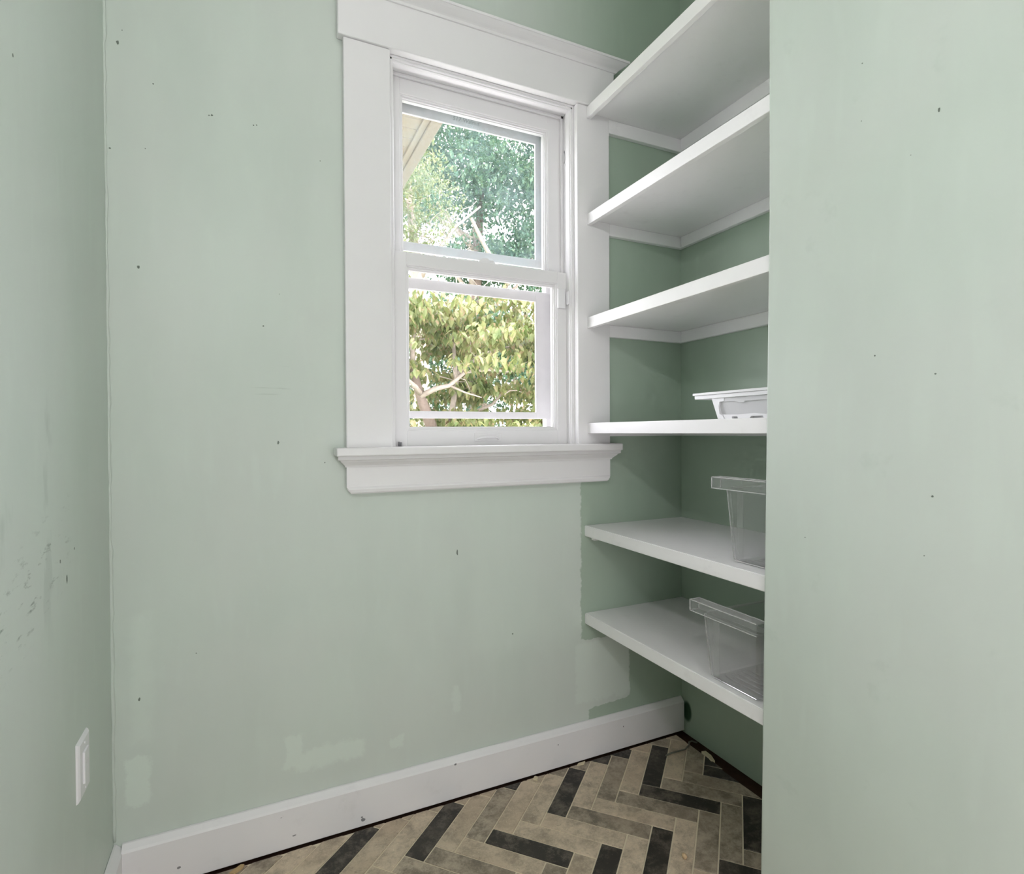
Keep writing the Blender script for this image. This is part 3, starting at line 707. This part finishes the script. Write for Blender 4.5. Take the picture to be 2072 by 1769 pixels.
# dogwood close to the house
rg = random.Random(11)
dg = empty('dogwood_tree', (2.35, 4.7, -.9))
finish('trunk', tube(bmesh.new(), [(2.35, 4.7, -.92), (2.38, 4.72, .2), (2.36, 4.7, .9), (2.24, 4.65, 1.30), (2.10, 4.58, 1.62), (2.0, 4.55, 1.95)], [.12, .10, .085, .07, .055, .04], 10), 'bark_dark', dg, True)
segs = [([(2.10, 4.55, 1.62), (2.24, 4.45, 1.70), (2.40, 4.40, 1.74), (2.58, 4.36, 1.90), (2.85, 4.3, 1.93), (3.15, 4.3, 1.92)], .035, .012),
        ([(2.10, 4.55, 1.64), (2.0, 4.42, 1.72), (1.86, 4.3, 1.80), (1.6, 4.2, 1.84)], .032, .012),
        ([(2.40, 4.40, 1.74), (2.55, 4.32, 1.66), (2.75, 4.28, 1.60)], .016, .006),
        ([(2.36, 4.7, 1.0), (2.55, 4.8, 1.4), (2.62, 4.8, 1.8), (2.60, 4.85, 2.4)], .05, .02),
        ([(2.0, 4.55, 1.95), (2.02, 4.6, 2.3), (2.2, 4.7, 2.7)], .036, .012),
        ([(2.6, 4.82, 1.9), (3.0, 4.85, 2.2), (3.5, 4.9, 2.35)], .03, .01),
        ([(2.5, 4.78, 1.3), (3.1, 4.8, 1.55), (3.4, 4.7, 1.9)], .03, .01)]
for i in range(16):
    a = (rg.uniform(1.8, 3.3), rg.uniform(4.3, 4.9), rg.uniform(1.5, 2.5)); b = (a[0] + rg.uniform(-.5, .5), a[1] + rg.uniform(-.4, .1), a[2] + rg.uniform(-.05, .35))
    segs.append((wob(a, b, 5, .04, rg), .009, .004))
branch_set(dg, segs, 'bark')
pads = []
for i in range(150):
    z = rg.choice([1.25, 1.45, 1.75, 2.02, 2.28, 2.5, 2.68]) + rg.gauss(0, .06)
    x = rg.uniform(1.2, 4.4); y = rg.uniform(3.9, 5.6)
    if z > 2.55 and rg.random() < .3: continue
    if 1.35 < z < 1.95 and x < 2.55 and rg.random() < .78: continue
    pads.append((x, y, z, rg.uniform(.22, .42)))
allv = []
for (x, y, z, r) in pads:
    for k in range(int(230 * r)):
        a = rg.uniform(0, 6.283); q = r * math.sqrt(rg.random())
        c = (x + q * math.cos(a), y + q * math.sin(a), z + rg.gauss(0, .04) - .25 * q * q)
        allv.append((c, rg.uniform(.085, .135), rg.uniform(0, 6.283), rg.uniform(.5, 1.25), rg.uniform(-.5, .5)))
allv.sort(key=lambda l: (l[0][1] + (0 if 1.6 < l[0][0] < 3.5 and 1.15 < l[0][2] < 2.9 else 10)))
bm = bmesh.new(); vv = [bm.verts.new(p) for p in leaf_verts((0, 0, 0), 1, .52, 0, 0, 0)]
for f in LF: bm.faces.new([vv[i] for i in f])
lm = bpy.data.meshes.new('leaf'); bm.to_mesh(lm); bm.free(); lm.materials.append(M['leaf_dog'])
for (c, L, ya, pi_, ro) in allv[:300]:
    o = bpy.data.objects.new('leaf', lm); COL.objects.link(o); o.parent = dg; o.location = Vector(c) - WL[dg]
    o.rotation_euler = (Matrix.Rotation(ya, 3, 'Z') @ Matrix.Rotation(pi_, 3, 'Y') @ Matrix.Rotation(ro, 3, 'X')).to_euler(); o.scale = (L, L, L)
vs, fs = [], []
for (c, L, ya, pi_, ro) in allv[300:]:
    b0 = len(vs); vs += leaf_verts(c, L, L * .52, ya, pi_, ro); fs += [tuple(b0 + i for i in f) for f in LF]
tag(mesh_from('foliage', vs, fs, 'leaf_dog', dg), kind='stuff')
tag(dg, 'yellow-green dogwood with drooping leaves filling the lower window pane', 'tree')

def quad_cloud(rg, blobs, dens, size, el=.45):
    vs, fs = [], []
    for (x, y, z, rx, ry, rz) in blobs:
        n = int(dens * rx * rz)
        for i in range(n):
            d = Vector((rg.gauss(0, 1), rg.gauss(0, 1), rg.gauss(0, 1))).normalized() * (rg.random() ** .33)
            c = Vector((x + d.x * rx, y + d.y * ry, z + d.z * rz)); L = size * rg.uniform(.6, 1.3)
            R = Matrix.Rotation(rg.uniform(0, 6.28), 3, 'Z') @ Matrix.Rotation(rg.uniform(-.3, 1.3), 3, 'Y') @ Matrix.Rotation(rg.uniform(-.8, .8), 3, 'X')
            b0 = len(vs); vs += [c + R @ Vector(p) for p in ((0, 0, 0), (.5 * L, el * .5 * L, .05 * L), (L, 0, -.08 * L), (.5 * L, -el * .5 * L, .05 * L))]
            fs.append((b0, b0 + 1, b0 + 2, b0 + 3))
    return vs, fs

# locust with fine leaves and bare twigs, upper left of the view
rg = random.Random(5)
lc = empty('locust_tree', (3.2, 8.6, -.9))
finish('trunk', tube(bmesh.new(), [(3.2, 8.6, -.92), (3.25, 8.6, 1.5), (3.2, 8.5, 3.2), (3.1, 8.4, 4.4), (2.9, 8.2, 5.8)], [.2, .17, .14, .10, .05], 9), 'bark', lc, True)
segs = [([(3.15, 8.45, 4.0), (3.4, 8.2, 4.5), (3.75, 8.0, 5.0), (4.2, 7.9, 5.4)], .05, .015), ([(4.9, 8.2, 4.1), (4.55, 8.1, 4.45), (4.3, 8.0, 4.75), (4.05, 8.0, 5.2)], .055, .03)]
for i in range(26):
    a = (rg.uniform(2.8, 4.0), rg.uniform(7.6, 8.4), rg.uniform(3.8, 5.4)); b = (a[0] + rg.uniform(-.1, .8), a[1] + rg.uniform(-.3, .3), a[2] + rg.uniform(-.4, .7))
    segs.append((wob(a, b, 6, .07, rg), .014, .005))
branch_set(lc, segs, 'bark')
blobs = [(rg.uniform(2.3, 3.5), rg.uniform(7.6, 8.8), rg.uniform(4.4, 6.4), .45, .4, .32) for i in range(26)]
vs, fs = quad_cloud(rg, blobs, 1400, .085)
tag(mesh_from('foliage', vs, fs, 'leaf_mid', lc), kind='stuff')
tag(lc, 'light yellow-green tree with bare twigs beside the eave', 'tree')

# large green tree further back
rg = random.Random(9)
bt = empty('maple_tree', (6.5, 14.0, -.9))
finish('trunk', tube(bmesh.new(), [(6.5, 14, -.92), (6.5, 14, 2.5), (6.4, 13.9, 5.5), (6.6, 13.8, 8.5)], [.35, .3, .2, .08], 10), 'bark_dark', bt, True)
segs = []
for i in range(14):
    a = (6.45, 13.9, rg.uniform(3.5, 7.5)); b = (a[0] + rg.uniform(-2.4, 2.4), a[1] + rg.uniform(-1.5, 1.0), a[2] + rg.uniform(.3, 1.6)); segs.append((wob(a, b, 6, .15, rg), .08, .02))
branch_set(bt, segs, 'bark')
blobs = []
for i in range(185):
    x = rg.uniform(3.6, 9.5); z = rg.uniform(6.2, 11.0) if i > 45 else rg.uniform(3.2, 6.5); y = rg.uniform(12.2, 15.5)
    if z < 7.9 and x < 6.3 and rg.random() < .8: continue
    blobs.append((x, y, z, rg.uniform(.6, 1.0), .7, rg.uniform(.4, .7)))
vs, fs = quad_cloud(rg, blobs, 640, .15, .55)
tag(mesh_from('foliage', vs, fs, 'leaf_far', bt), kind='stuff')
tag(bt, 'tall green leafy tree filling the upper window pane', 'tree')

# shrub mass behind the dogwood
rg = random.Random(21)
sb = empty('hedge_shrub', (5.4, 10.6, -.9))
segs = []
for i in range(10):
    a = (rg.uniform(4.2, 7.0), rg.uniform(10.2, 11.0), -.92); segs.append((wob(a, (a[0] + rg.uniform(-.4, .4), a[1], rg.uniform(1.0, 2.2)), 5, .08, rg), .03, .01))
branch_set(sb, segs, 'bark_dark')
blobs = [(rg.uniform(3.2, 7.6), rg.uniform(10.0, 11.4), rg.uniform(-.6, 4.1), .6, .5, .42) for i in range(150)]
vs, fs = quad_cloud(rg, blobs, 700, .13, .55)
tag(mesh_from('foliage', vs, fs, 'leaf_far', sb), kind='stuff')
tag(sb, 'dark green shrub mass showing through gaps in the dogwood', 'shrub')
